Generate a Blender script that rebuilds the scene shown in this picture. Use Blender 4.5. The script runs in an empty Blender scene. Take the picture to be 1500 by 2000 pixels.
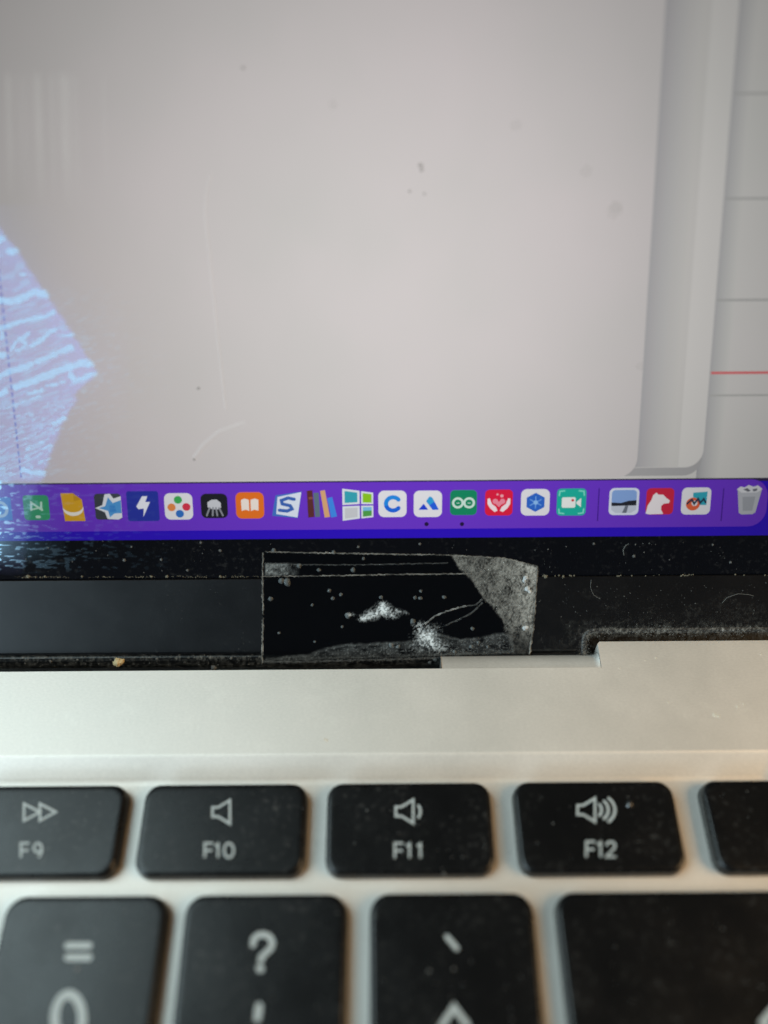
import bpy, math, random
import numpy as np
from mathutils import Matrix, Vector
random.seed(7)
SC = bpy.context.scene
COL = SC.collection
MM = 0.001

# ------------------------------------------------------------------ camera
F_PX = 1700.0                       # focal length in pixels of the 1500 x 2000 photograph
DEP = math.radians(54.35)           # camera looks down at the keyboard deck
LID = math.radians(130.7)           # opening angle of the lid
ROLL = 0.0075
CAM_H = 93.0                        # mm above the deck
fwd = Vector((0, math.cos(DEP), -math.sin(DEP)))
r0 = Vector((1, 0, 0)); u0 = r0.cross(fwd)
rt = r0 * math.cos(ROLL) - u0 * math.sin(ROLL)
up = u0 * math.cos(ROLL) + r0 * math.sin(ROLL)
CAM = Vector((0, 0, CAM_H))
cam_d = bpy.data.cameras.new('camera'); cam = bpy.data.objects.new('camera', cam_d); COL.objects.link(cam)
m = Matrix((rt, up, -fwd)).transposed().to_4x4(); m.translation = CAM * MM
cam.matrix_world = m
cam_d.sensor_fit = 'VERTICAL'; cam_d.sensor_height = 24; cam_d.lens = 24 * F_PX / 2000
cam_d.clip_start = 0.002; cam_d.clip_end = 20
cam_d.dof.use_dof = True; cam_d.dof.focus_distance = 0.1025
cam_d.dof.aperture_fstop = (cam_d.lens) / 4.6     # pupil about 4.6 mm wide
SC.camera = cam

# ------------------------------------------------------------------ world, lamps, exposure
w = bpy.data.worlds.new('World'); SC.world = w; w.use_nodes = True
bg = w.node_tree.nodes['Background']; bg.inputs[0].default_value = (0.75, 0.66, 0.54, 1); bg.inputs[1].default_value = 0.05
SC.view_settings.view_transform = 'Standard'; SC.view_settings.look = 'None'
SC.view_settings.exposure = 0; SC.view_settings.gamma = 1
SC.render.film_transparent = False

def area(name, loc, target, sx, sy, power, col):
    d = bpy.data.lights.new(name, 'AREA'); d.shape = 'RECTANGLE'; d.size = sx; d.size_y = sy
    d.energy = power; d.color = col
    o = bpy.data.objects.new(name, d); COL.objects.link(o)
    o.location = loc
    o.rotation_euler = (Vector(target) - Vector(loc)).to_track_quat('-Z', 'Y').to_euler()
    return o
area('window_light', (-0.60, 0.11, 0.81), (-0.02, 0.04, 0), 0.55, 0.72, 8.0, (0.75, 0.96, 1.0))
area('side_window_light', (-0.85, -0.45, 0.62), (0, 0.06, 0.02), 0.42, 0.60, 6.8, (0.70, 0.91, 1.0))
area('low_window_light', (-0.68, -0.60, 0.16), (0, 0.06, 0.02), 0.36, 0.30, 5.5, (0.66, 0.87, 1.0))
area('warm_room_lamp', (0.75, -0.15, 0.62), (0, 0.03, 0), 0.5, 0.5, 7.6, (1.0, 0.66, 0.34))

# ------------------------------------------------------------------ pixel -> plane
def ray(u, v):
    return fwd + rt * ((u - 750) / F_PX) - up * ((v - 1000) / F_PX)
def D(u, v, z=0.0):
    d = ray(u, v); t = (z - CAM.z) / d.z; p = CAM + d * t
    return (p.x, p.y)
EDGE_Y = D(430, 1309)[1]            # rear edge of the deck in front of the hinge
Q = Vector((0, EDGE_Y + 1.3, -2.0))  # a point of the display plane
UPV = Vector((0, -math.cos(LID), math.sin(LID)))
NRM = Vector((0, -math.sin(LID), -math.cos(LID)))
def S(u, v, n=0.0):
    d = ray(u, v); q = Q + NRM * n
    t = (q - CAM).dot(NRM) / d.dot(NRM); p = CAM + d * t - Q
    return (p.x, p.dot(UPV))
SCR = Matrix((Vector((1, 0, 0)), UPV, NRM)).transposed().to_4x4(); SCR.translation = Q * MM

# ------------------------------------------------------------------ materials
def srgb(h):
    if isinstance(h, str):
        h = h.lstrip('#'); c = [int(h[i:i+2], 16) / 255 for i in (0, 2, 4)]
    else: c = [x / 255 for x in h]
    return tuple(x / 12.92 if x <= .04045 else ((x + .055) / 1.055) ** 2.4 for x in c)
def new_mat(name):
    mt = bpy.data.materials.new(name); mt.use_nodes = True
    return mt, mt.node_tree.nodes, mt.node_tree.links, mt.node_tree.nodes['Principled BSDF']
def N(nodes, t, **kw):
    n = nodes.new(t)
    for k, v in kw.items(): setattr(n, k, v)
    return n
def objcoord(nodes, links, scale=(1, 1, 1)):
    tc = N(nodes, 'ShaderNodeTexCoord'); mp = N(nodes, 'ShaderNodeMapping')
    mp.inputs['Scale'].default_value = scale
    links.new(tc.outputs['Object'], mp.inputs['Vector']); return mp.outputs['Vector']
def noise(nodes, links, vec, scale, detail=4, rough=.6):
    n = N(nodes, 'ShaderNodeTexNoise'); n.inputs['Scale'].default_value = scale
    n.inputs['Detail'].default_value = detail; n.inputs['Roughness'].default_value = rough
    links.new(vec, n.inputs['Vector']); return n.outputs['Fac']
def ramp(nodes, links, fac, stops):
    r = N(nodes, 'ShaderNodeValToRGB'); e = r.color_ramp.elements
    while len(e) < len(stops): e.new(.5)
    for q, (p, c) in zip(e, stops):
        q.position = p; q.color = (*c, 1) if len(c) == 3 else c
    links.new(fac, r.inputs['Fac']); return r.outputs['Color']
_sm = {}
def screen(h, var=0.0):
    """a lit patch of the display: gives off its own colour behind glossy glass"""
    k = (h if isinstance(h, str) else tuple(h), var)
    if k in _sm: return _sm[k]
    mt, ns, ls, p = new_mat('display_%d' % len(_sm)); c = srgb(h)
    p.inputs['Base Color'].default_value = (.004, .004, .005, 1); p.inputs['Roughness'].default_value = .07
    p.inputs['Emission Color'].default_value = (*c, 1)
    # an LCD is brightest square on and dims towards grazing angles
    ge = N(ns, 'ShaderNodeNewGeometry'); dt = N(ns, 'ShaderNodeVectorMath', operation='DOT_PRODUCT')
    ls.new(ge.outputs['Normal'], dt.inputs[0]); ls.new(ge.outputs['Incoming'], dt.inputs[1])
    pw = N(ns, 'ShaderNodeMath', operation='POWER'); pw.use_clamp = True; ls.new(dt.outputs['Value'], pw.inputs[0]); pw.inputs[1].default_value = 6.8
    ls.new(pw.outputs[0], p.inputs['Emission Strength'])
    if var:
        v = objcoord(ns, ls, (1, 1, 1))
        a = noise(ns, ls, v, 22, 3, .5); b = noise(ns, ls, objcoord(ns, ls, (1.4, 1, 1)), 60, 3, .5)
        ad = N(ns, 'ShaderNodeMath', operation='MULTIPLY_ADD'); ls.new(b, ad.inputs[0]); ad.inputs[1].default_value = .25; ls.new(a, ad.inputs[2])
        lo = (c[0] * (1 - var), c[1] * (1 - var * .7), c[2] * (1 - var * .9)); hi = (c[0] * (1 + var * 1.2), c[1] * (1 + var * .6), c[2] * (1 + var * .9))
        ls.new(ramp(ns, ls, ad.outputs[0], [(.4, lo), (.85, hi)]), p.inputs['Emission Color'])
    _sm[k] = mt; return mt

def mat_alu():
    mt, ns, ls, p = new_mat('anodised_aluminium')
    v = objcoord(ns, ls)
    big = noise(ns, ls, v, 70, 5, .62)
    fine = noise(ns, ls, objcoord(ns, ls, (1, 2.2, 1)), 2600, 2, .7)
    col = ramp(ns, ls, big, [(.25, (.60, .575, .535)), (.55, (.635, .605, .565)), (.8, (.66, .63, .59))])
    mx = N(ns, 'ShaderNodeMixRGB', blend_type='MULTIPLY'); mx.inputs[0].default_value = 1
    ls.new(col, mx.inputs[1]); ls.new(ramp(ns, ls, fine, [(.3, (.93, .93, .93)), (.7, (1.03, 1.03, 1.03))]), mx.inputs[2])
    # pale rubbed smudges
    sm = noise(ns, ls, objcoord(ns, ls, (1, 1.7, 1)), 190, 7, .78)
    mx2 = N(ns, 'ShaderNodeMixRGB'); ls.new(ramp(ns, ls, sm, [(.55, (0, 0, 0)), (.78, (.34, .34, .34))]), mx2.inputs[0])
    ls.new(mx.outputs[0], mx2.inputs[1]); mx2.inputs[2].default_value = (.78, .76, .70, 1)
    ls.new(mx2.outputs[0], p.inputs['Base Color'])
    p.inputs['Metallic'].default_value = .62
    ls.new(ramp(ns, ls, big, [(.3, (.48, .48, .48)), (.7, (.56, .56, .56))]), p.inputs['Roughness'])
    bp = N(ns, 'ShaderNodeBump'); bp.inputs['Strength'].default_value = .14; bp.inputs['Distance'].default_value = 2e-5
    ls.new(fine, bp.inputs['Height']); ls.new(bp.outputs[0], p.inputs['Normal'])
    return mt
def mat_black(name, base, rough, spec=.5, dust=.0, scale=900, rvar=.08):
    mt, ns, ls, p = new_mat(name)
    v = objcoord(ns, ls)
    d = noise(ns, ls, v, scale, 3, .6); g = noise(ns, ls, v, 130, 5, .65)
    mul = N(ns, 'ShaderNodeMath', operation='MULTIPLY'); 
    ls.new(ramp(ns, ls, d, [(.55, (0, 0, 0)), (.80, (1, 1, 1))]), mul.inputs[0])
    ls.new(ramp(ns, ls, g, [(.42, (0, 0, 0)), (.72, (1, 1, 1))]), mul.inputs[1])
    mx = N(ns, 'ShaderNodeMixRGB'); sc = N(ns, 'ShaderNodeMath', operation='MULTIPLY'); sc.inputs[1].default_value = dust
    ls.new(mul.outputs[0], sc.inputs[0]); ls.new(sc.outputs[0], mx.inputs[0])
    mx.inputs[1].default_value = (*base, 1); mx.inputs[2].default_value = (.42, .42, .40, 1)
    ls.new(mx.outputs[0], p.inputs['Base Color'])
    ls.new(ramp(ns, ls, g, [(.3, (rough - rvar,) * 3), (.7, (rough + rvar,) * 3)]), p.inputs['Roughness'])
    p.inputs['Specular IOR Level'].default_value = spec
    return mt
def mat_plain(name, col, rough=.6, spec=.4, alpha=None):
    mt, ns, ls, p = new_mat(name)
    p.inputs['Base Color'].default_value = (*col, 1); p.inputs['Roughness'].default_value = rough
    p.inputs['Specular IOR Level'].default_value = spec
    if alpha is not None: p.inputs['Alpha'].default_value = alpha
    return mt
def mat_veil(name, col, lo, hi, scale, stretch=(1, 1, 1), rough=.6, detail=6, r0=.35, r1=.7, spec=.3):
    """a thin cloudy layer: part see-through, part pale, by a grainy noise"""
    mt, ns, ls, p = new_mat(name)
    p.inputs['Base Color'].default_value = (*col, 1); p.inputs['Roughness'].default_value = rough
    p.inputs['Specular IOR Level'].default_value = spec
    n = noise(ns, ls, objcoord(ns, ls, stretch), scale, detail, .72)
    ls.new(ramp(ns, ls, n, [(r0, (lo,) * 3), (r1, (hi,) * 3)]), p.inputs['Alpha'])
    return mt
ALU = mat_alu()
KEYM = mat_black('matte_black_key', (.0028, .003, .0034), .28, .32, .12, 1500, .05)
BEZEL = mat_black('black_glass_bezel', (.002, .0025, .004), .11, .45, .06, 1600, .04)
HINGE = mat_black('black_hinge_plastic', (.0015, .002, .003), .36, .40, .02, 1800, .03)
RIM = mat_black('dusty_hinge_rim', (.006, .007, .008), .6, .3, .9, 2600, .03)
LEGEND = mat_plain('key_legend_print', (.31, .345, .35), .5)
FILM = mat_plain('clear_tape_film', (.0015, .002, .003), .06, .35, .80)
FROST = mat_veil('cloudy_tape', (.40, .40, .375), .10, .62, 1100, rough=.5)
HAZY = mat_veil('hazy_tape', (.40, .42, .42), .02, .16, 1500, rough=.5)
HAZY2 = mat_veil('crease_in_tape', (.42, .43, .42), .10, .50, 900, rough=.6)
EDGEM = mat_veil('grubby_tape_edge', (.34, .33, .30), .0, .6, 500, rough=.8)
BUBBLE = mat_plain('trapped_bubble', (.36, .40, .41), .25, .5, .17)
CRYST = mat_plain('white_bubble_fleck', (.78, .83, .86), .35, .6, .34)
DUST = mat_plain('dust', (.17, .17, .165), .9, .2, .45)
DUSTB = mat_plain('yellowish_grime', (.21, .19, .14), .9, .2, .5)
LIT_SMEAR = mat_veil('lit_smear_tint', (.42, .72, 1.0), .45, .85, 420, (1, 2, 1), .7)  # pale blue carries the light falling on the streaks
VEILM = mat_veil('light_patch_tint', (.40, .42, .95), .26, .36, 300, (1, 2, 1), .7)  # violet tint stands in for the patch of light

# ------------------------------------------------------------------ mesh helpers
def mesh_obj(name, verts, faces, mats, parent=None, matrix=None, midx=None, smooth=False):
    me = bpy.data.meshes.new(name)
    me.from_pydata([tuple(c * MM for c in v) for v in verts], [], faces)
    for mt in (mats if isinstance(mats, (list, tuple)) else [mats]): me.materials.append(mt)
    if midx: me.polygons.foreach_set('material_index', midx)
    if smooth: me.polygons.foreach_set('use_smooth', [True] * len(me.polygons))
    me.update()
    o = bpy.data.objects.new(name, me); COL.objects.link(o)
    if matrix is not None: o.matrix_world = matrix
    if parent is not None:
        o.parent = parent
        o.matrix_parent_inverse = Matrix.Identity(4)
        o.matrix_basis = world(parent).inverted() @ (matrix if matrix is not None else Matrix.Identity(4))
    return o
def world(o):
    mt = o.matrix_basis.copy()
    while o.parent: o = o.parent; mt = o.matrix_basis @ mt
    return mt
def tag(o, label=None, cat=None, group=None, kind=None):
    if label: o['label'] = label
    if cat: o['category'] = cat
    if group: o['group'] = group
    if kind: o['kind'] = kind
    return o
class Flat:
    """flat polygons laid one over another on a plane, each layer a little proud of the last"""
    def __init__(s, n0=0.0, dn=0.012): s.v, s.f, s.mi, s.mats, s.n, s.dn = [], [], [], [], n0, dn
    def mat(s, mt):
        if mt not in s.mats: s.mats.append(mt)
        return s.mats.index(mt)
    def poly(s, pts, mt, up=True):
        if up: s.n += s.dn
        a = sum(p[0] * q[1] - q[0] * p[1] for p, q in zip(pts, pts[1:] + pts[:1]))
        if a < 0: pts = pts[::-1]
        b = len(s.v); s.v += [(x, y, s.n) for x, y in pts]
        s.f.append(list(range(b, b + len(pts)))); s.mi.append(s.mat(mt))
    def quads(s, L, R, mt, closed):
        s.n += s.dn; b = len(s.v); k = len(L)
        s.v += [(x, y, s.n) for x, y in L] + [(x, y, s.n) for x, y in R]
        for i in range(k if closed else k - 1):
            j = (i + 1) % k; s.f.append([b + i, b + j, b + k + j, b + k + i]); s.mi.append(s.mat(mt))
    def stroke(s, pts, wd, mt, closed=False, cap=True):
        L, R = offs(pts, wd / 2, closed)
        if closed: s.quads(R, L, mt, True); return
        if not cap: s.poly(R + L[::-1], mt); return
        out = list(R) + arc_cap(pts[-1], pts[-2], wd / 2) + L[::-1] + arc_cap(pts[0], pts[1], wd / 2)
        s.poly(out, mt)
    def build(s, name, parent=None, matrix=None): return mesh_obj(name, s.v, s.f, s.mats, parent, matrix, s.mi)
def offs(pts, h, closed):
    L, R = [], []; k = len(pts); hs = h if isinstance(h, (list, tuple)) else [h] * k
    for i in range(k):
        a = pts[i - 1] if (i or closed) else None
        c = pts[(i + 1) % k] if (i < k - 1 or closed) else None
        b = pts[i]
        def un(p, q):
            d = Vector((q[0] - p[0], q[1] - p[1])); return d.normalized() if d.length > 1e-9 else Vector((1, 0))
        d1 = un(a, b) if a else un(b, c); d2 = un(b, c) if c else d1
        n1 = Vector((-d1.y, d1.x)); n2 = Vector((-d2.y, d2.x)); mtr = n1 + n2
        mtr = mtr.normalized() if mtr.length > 1e-6 else n1
        g = hs[i] / max(.45, mtr.dot(n1))
        L.append((b[0] + mtr.x * g, b[1] + mtr.y * g)); R.append((b[0] - mtr.x * g, b[1] - mtr.y * g))
    return L, R
def arc_cap(p, q, h, n=6):
    a = math.atan2(p[1] - q[1], p[0] - q[0])
    return [(p[0] + h * math.cos(a - math.pi / 2 + math.pi * i / n), p[1] + h * math.sin(a - math.pi / 2 + math.pi * i / n)) for i in range(1, n)]
def rrect(x0, y0, x1, y1, r, n=8):
    out = []
    for cx, cy, a0 in ((x1 - r, y1 - r, 0), (x0 + r, y1 - r, 90), (x0 + r, y0 + r, 180), (x1 - r, y0 + r, 270)):
        for i in range(n + 1):
            a = math.radians(a0 + 90 * i / n); out.append((cx + r * math.cos(a), cy + r * math.sin(a)))
    return out
def circ(cx, cy, r, n=24, ry=None):
    return [(cx + r * math.cos(2 * math.pi * i / n), cy + (ry or r) * math.sin(2 * math.pi * i / n)) for i in range(n)]
def arc(cx, cy, r, a0, a1, n=14, ry=None):
    return [(cx + r * math.cos(math.radians(a0 + (a1 - a0) * i / n)), cy + (ry or r) * math.sin(math.radians(a0 + (a1 - a0) * i / n))) for i in range(n + 1)]
def loft(name, loops, mat, parent, cap_top=True, cap_bot=False, matrix=None, smooth=True):
    k = len(loops[0]); v = [p for l in loops for p in l]; f = []
    for a in range(len(loops) - 1):
        for i in range(k):
            j = (i + 1) % k; f.append([a * k + i, a * k + j, (a + 1) * k + j, (a + 1) * k + i])
    if cap_top: f.append([(len(loops) - 1) * k + i for i in range(k)])
    if cap_bot: f.append(list(range(k))[::-1])
    return mesh_obj(name, v, f, mat, parent, matrix, smooth=smooth)

# thin films with soft edges: a fine grid whose points carry how dense the film is there
def S_np(U, V, n=0.0):
    f, r_, u_ = (np.array(x) for x in (fwd, rt, up))
    d = f + r_ * ((U - 750) / F_PX)[..., None] - u_ * ((V - 1000) / F_PX)[..., None]
    q = np.array(Q + NRM * n); nn = np.array(NRM); c = np.array(CAM)
    t = ((q - c) @ nn) / (d @ nn); p = c + d * t[..., None] - np.array(Q)
    return p[..., 0], p @ np.array(UPV)
RNG = np.random.default_rng(5)
_lat = RNG.random((256, 256))
def vnoise(x, y, seed=0):
    x = x + seed * 17.37; y = y + seed * 9.71
    xi = np.floor(x).astype(int); yi = np.floor(y).astype(int); fx = x - xi; fy = y - yi
    fx = fx * fx * (3 - 2 * fx); fy = fy * fy * (3 - 2 * fy)
    g = lambda a, b: _lat[(yi + b) % 256, (xi + a) % 256]
    return (g(0, 0) * (1 - fx) + g(1, 0) * fx) * (1 - fy) + (g(0, 1) * (1 - fx) + g(1, 1) * fx) * fy
def fbm(x, y, seed=0, o=4): return sum(vnoise(x * 2 ** k, y * 2 ** k, seed + k) * .5 ** k for k in range(o)) / (2 - .5 ** (o - 1))
def sstep(a, b, x): t = np.clip((x - a) / (b - a), 0, 1); return t * t * (3 - 2 * t)
def seg_d(U, V, p, q):
    px, py = q[0] - p[0], q[1] - p[1]; t = np.clip(((U - p[0]) * px + (V - p[1]) * py) / max(1e-9, px * px + py * py), 0, 1)
    return np.hypot(U - p[0] - t * px, V - p[1] - t * py)
def line_d(U, V, pts): 
    d = np.full(U.shape, 1e9)
    for p, q in zip(pts, pts[1:]): d = np.minimum(d, seg_d(U, V, p, q))
    return d
def poly_d(U, V, pts):
    """signed distance, positive inside"""
    d = np.full(U.shape, 1e9); ins = np.zeros(U.shape, bool)
    for p, q in zip(pts, pts[1:] + pts[:1]):
        d = np.minimum(d, seg_d(U, V, p, q))
        if p[1] != q[1]: ins ^= ((p[1] > V) != (q[1] > V)) & (U < (q[0] - p[0]) * (V - p[1]) / (q[1] - p[1]) + p[0])
    return np.where(ins, d, -d)
def film_mat(name, col, rough=.6, spec=.25):
    mt, ns, ls, p = new_mat(name)
    p.inputs['Base Color'].default_value = (*col, 1); p.inputs['Roughness'].default_value = rough; p.inputs['Specular IOR Level'].default_value = spec
    at = N(ns, 'ShaderNodeAttribute'); at.attribute_name = 'film_cover'; ls.new(at.outputs['Fac'], p.inputs['Alpha'])
    return mt
def film(name, box, fn, mt, n, parent=None, matrix=None, org=(0, 0), step=1.4):
    u = np.arange(box[0], box[2], step); v = np.arange(box[1], box[3], step)
    U, V = np.meshgrid(u, v); A = np.clip(fn(U, V), 0, 1); X, Y = S_np(U, V, n)
    h, w_ = U.shape; idx = np.arange(h * w_).reshape(h, w_)
    keep = np.maximum.reduce([A[:-1, :-1], A[1:, :-1], A[:-1, 1:], A[1:, 1:]]) > .004
    F = np.stack([idx[1:, :-1], idx[1:, 1:], idx[:-1, 1:], idx[:-1, :-1]], -1)[keep]
    used = np.unique(F); remap = np.zeros(h * w_, int); remap[used] = np.arange(len(used)); F = remap[F]
    P = np.stack([X - org[0], Y - org[1], np.full_like(X, n)], -1).reshape(-1, 3)[used] * MM
    me = bpy.data.meshes.new(name); me.from_pydata(P.tolist(), [], F.tolist()); me.materials.append(mt)
    at = me.attributes.new('film_cover', 'FLOAT', 'POINT'); at.data.foreach_set('value', A.reshape(-1)[used].astype(np.float32)); me.update()
    o = bpy.data.objects.new(name, me); COL.objects.link(o)
    if parent is not None: o.parent = parent; o.matrix_basis = world(parent).inverted() @ matrix
    elif matrix is not None: o.matrix_world = matrix
    return o

# ------------------------------------------------------------------ laptop
XR = 62.0; XL = XR - 304.0          # sides of the laptop
laptop = bpy.data.objects.new('laptop', None); COL.objects.link(laptop)
laptop.empty_display_size = .05
tag(laptop, 'open silver laptop with black keys, a lit screen with purple dock and dusty hinge', 'laptop')

# --- deck: rear outline with the notch for the hinge, recessed keyboard well
yE = EDGE_Y
xA = D(863, 1305)[0]; xB = D(1168, 1262)[0]
yR = D(1330, 1252)[1]
yLip = yE + 2.2
WELL_Z = -1.55
wy1 = D(750, 1470)[1]; wx1 = D(1512, 1520)[0] + 3.5; wx0 = wx1 - 282; wy0 = -75.0
def well(off, z): return [(x, y, z) for x, y in rrect(wx0 + off, wy0 + off, wx1 - off, wy1 - off, 3.2 - off * .5, 8)]
FRONT = -150.0
def deck():
    import bmesh
    bm = bmesh.new()
    # outer outline, counter-clockwise
    out = [(XL + 8, FRONT), (XR - 8, FRONT)]
    out += [(XR - 8 + 8 * math.sin(a), FRONT + 8 - 8 * math.cos(a)) for a in [math.radians(x) for x in (30, 60, 90)]]
    out += [(XR, yR - 4), (XR - .6, yR - 1.6), (XR - 2.4, yR)]
    out += [(xB + .25, yR), (xB, yR - .25), (xB, yE), (XL + 60, yE), (XL + 60, yR), (XL + 4, yR), (XL, yR - 4)]
    out += [(XL + 8 - 8 * math.cos(a), FRONT + 8 - 8 * math.sin(a)) for a in [math.radians(x) for x in (0, 30, 60)]]
    ov = [bm.verts.new((x * MM, y * MM, 0)) for x, y in out]
    wl = [[bm.verts.new((x * MM, y * MM, z * MM)) for x, y, z in well(o, z)] for o, z in
          ((0, 0), (.12, -.03), (.35, -.16), (2.3, WELL_Z + .18), (2.6, WELL_Z + .04), (3.0, WELL_Z))]
    es = [bm.edges.new((ov[i], ov[(i + 1) % len(ov)])) for i in range(len(ov))]
    es += [bm.edges.new((wl[0][i], wl[0][(i + 1) % len(wl[0])])) for i in range(len(wl[0]))]
    bmesh.ops.triangle_fill(bm, use_beauty=True, use_dissolve=False, edges=es)
    for a, b in zip(wl, wl[1:]):
        for i in range(len(a)):
            j = (i + 1) % len(a); bm.faces.new((a[i], a[j], b[j], b[i])).smooth = True
    bm.faces.new(wl[-1])
    # edge: a fine chamfer, then the side down
    lo = []
    for dz in (-.12, -6.0, -9.5):
        lo.append([bm.verts.new((x * MM, y * MM, dz * MM)) for x, y in out])
    prev = ov
    for l in lo:
        for i in range(len(out)):
            j = (i + 1) % len(out); bm.faces.new((prev[j], prev[i], l[i], l[j]))
        prev = l
    bm.faces.new(lo[-1][::-1])
    bmesh.ops.recalc_face_normals(bm, faces=bm.faces)
    me = bpy.data.meshes.new('keyboard_deck'); bm.to_mesh(me); bm.free(); me.materials.append(ALU)
    o = bpy.data.objects.new('keyboard_deck', me); COL.objects.link(o); o.parent = laptop
    return o
deck()
# scooped silver lip in front of the hinge
prof = [(yE - .02, -.04), (yE + .1, -.07), (yE + .7, -.18), (yE + 1.3, -.40), (yE + 1.8, -.74), (yLip, -1.2), (yLip, -3.5)]
lv, lf = [], []
xs = [xA, xA + .12, xB - .75, xB - .45, xB - .22, xB - .06]
lift = [0, 0, 0, .10, .34, .75]
for x, g in zip(xs, lift):
    for k, (y, z) in enumerate(prof): lv.append((x, y, min(z + g * (k / 4 if k < 5 else 1) * .8, -.02)))
for a in range(len(xs) - 1):
    for k in range(len(prof) - 1):
        n = len(prof); lf.append([a * n + k, (a + 1) * n + k, (a + 1) * n + k + 1, a * n + k + 1])
b = len(lv); lv += [(xA, yE, -3.5)]; lf.append([b] + list(range(len(prof) - 1, -1, -1)))
mesh_obj('hinge_lip', lv, lf, ALU, laptop, smooth=True)

# --- lid and display
sDispB = S(750, 1051)[1]            # lower edge of the lit display
sSeam = S(750, 1128)[1]             # seam between bezel glass and hinge cover
DX0, DX1 = XL + 9, XR - 9
sDispT = sDispB + 179
def lid():
    pts = rrect(XL + .6, sSeam, XR - .6, sDispT + 9, 5)
    ins = rrect(XL + .75, sSeam + .15, XR - .75, sDispT + 8.85, 4.9)
    bk = rrect(XL, sSeam - .5, XR, sDispT + 10, 6)
    return loft('display_bezel', [[(x, y, -4.2) for x, y in bk], [(x, y, -.9) for x, y in bk], [(x, y, -.12) for x, y in pts], [(x, y, 0) for x, y in ins]],
                BEZEL, laptop, True, True, SCR, smooth=False)
bez = lid()
tag(bez, 'black glass bezel and lid of the lit screen')
def scr_part(name, fl, label=None):
    o = fl.build(name, bez, SCR)
    if label: o['label'] = label
    return o
def scr_rect(x0, y0, x1, y1, mt, n): 
    f = Flat(n, 0); f.poly([(x0, y0), (x1, y0), (x1, y1), (x0, y1)], mt); return f
scr_part('wallpaper', scr_rect(DX0, sDispB, DX1, sDispT, screen((42, 4, 192)), .02), 'deep blue violet desktop behind the dock')

sDockT = S(750, 941)[1]; sWin1 = S(750, 935.5)[1]
# ruled page at the back
sPage = sDockT + .12
scr_part('ruled_page', scr_rect(DX0 + 8, sPage, DX1, sDispT - 6, screen((209, 208, 204), .06), .04), 'ruled exercise paper shown behind the windows')
xRule = S(1408, 450)[0] + .15
for v, h, c in ((183, .22, (178, 178, 175)), (388, .22, (176, 176, 173)), (586, .22, (174, 174, 171)), (728, .26, (222, 104, 106)), (772, .20, (180, 180, 176))):
    s = S(1440, v)[1]
    scr_part('page_rule', scr_rect(xRule, s - h / 2, DX1, s + h / 2, screen(c), .068), 'red margin rule' if c[0] > 200 else None)
def shadow_strip(name, x0, wd, s0, s1, c0, c1, n, k=14):
    f = Flat(n, 0)
    for i in range(k):
        t = (i + .5) / k; t = t ** .6
        f.poly([(x0 + wd * i / k, s0), (x0 + wd * (i + 1) / k, s0), (x0 + wd * (i + 1) / k, s1), (x0 + wd * i / k, s1)],
               screen(tuple(round(a + (b - a) * t) for a, b in zip(c0, c1))))
    return scr_part(name, f)
xW2 = S(1408, 450)[0]; xW1 = S(1272, 450)[0]; xIn = S(1358, 450)[0]
sW2 = S(1300, 913)[1]
shadow_strip('window_shadow', xW2 - .6, 2.6, sPage, sDispT - 8, (158, 158, 161), (209, 208, 204), .06)
sW2b = S(1300, 929)[1]
f = Flat(.07, 0); f.poly(rrect(DX0 + 15, sW2b, xW2 - .1, sDispT - 12, 2.0), screen((170, 169, 169))); scr_part('app_window', f, 'lower rim of the rear window')
f = Flat(.08, 0); f.poly(rrect(DX0 + 15, sW2, xW2, sDispT - 12, 2.0), screen((215, 213, 209), .04)); scr_part('app_window', f, 'rear window peeping out on the right')
f = Flat(.09, 0); f.poly([(DX0 + 20, sW2 + .05), (xIn, sW2 + .05), (xIn, sDispT - 15), (DX0 + 20, sDispT - 15)], screen((206, 204, 200), .04)); scr_part('page_panel', f)
shadow_strip('window_shadow', xW1 - .6, 4.4, sW2 + .06, sDispT - 16, (160, 159, 163), (205, 203, 199), .10)
f = Flat(.11, 0); f.poly(rrect(DX0 + 5, sWin1, xW1, sDispT - 18, 2.2), screen((205, 201, 199), .08)); scr_part('app_window', f, 'large blank front window')
# dashed guide on the left
f = Flat(.13, 0); xd = S(22, 745)[0]; s = S(45, 932)[1]
while s < sDispT - 22:
    f.poly([(xd - .09, s), (xd + .09, s), (xd + .09, s + .55), (xd - .09, s + .55)], screen((104, 104, 168))); s += .82
scr_part('dashed_line', f)
# dock
xDk = S(1497, 985)[0]; sDkB = S(750, 1033)[1]
f = Flat(.12, 0); f.poly(rrect(-222, sDockT - .2, xDk, sDockT + .16, .1), screen((44, 34, 70))); scr_part('dock_edge', f)
f = Flat(.14, 0); f.poly(rrect(-222, sDkB, xDk, sDockT, 2.0), screen((107, 53, 202))); scr_part('dock_bar', f, 'purple strip holding the row of app icons')
for u in (1168, 1410):
    x = S(u, 985)[0]; f = Flat(.16, 0); f.poly([(x - .06, S(u, 1017)[1]), (x + .06, S(u, 1017)[1]), (x + .06, S(u, 953)[1]), (x - .06, S(u, 953)[1])], screen((62, 22, 140)))
    scr_part('dock_divider', f)
for u in (833, 902):
    x, s = S(u, 1023); f = Flat(.16, 0); f.poly(circ(x, s, .24, 14), screen((30, 12, 60))); scr_part('running_dot', f)

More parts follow.
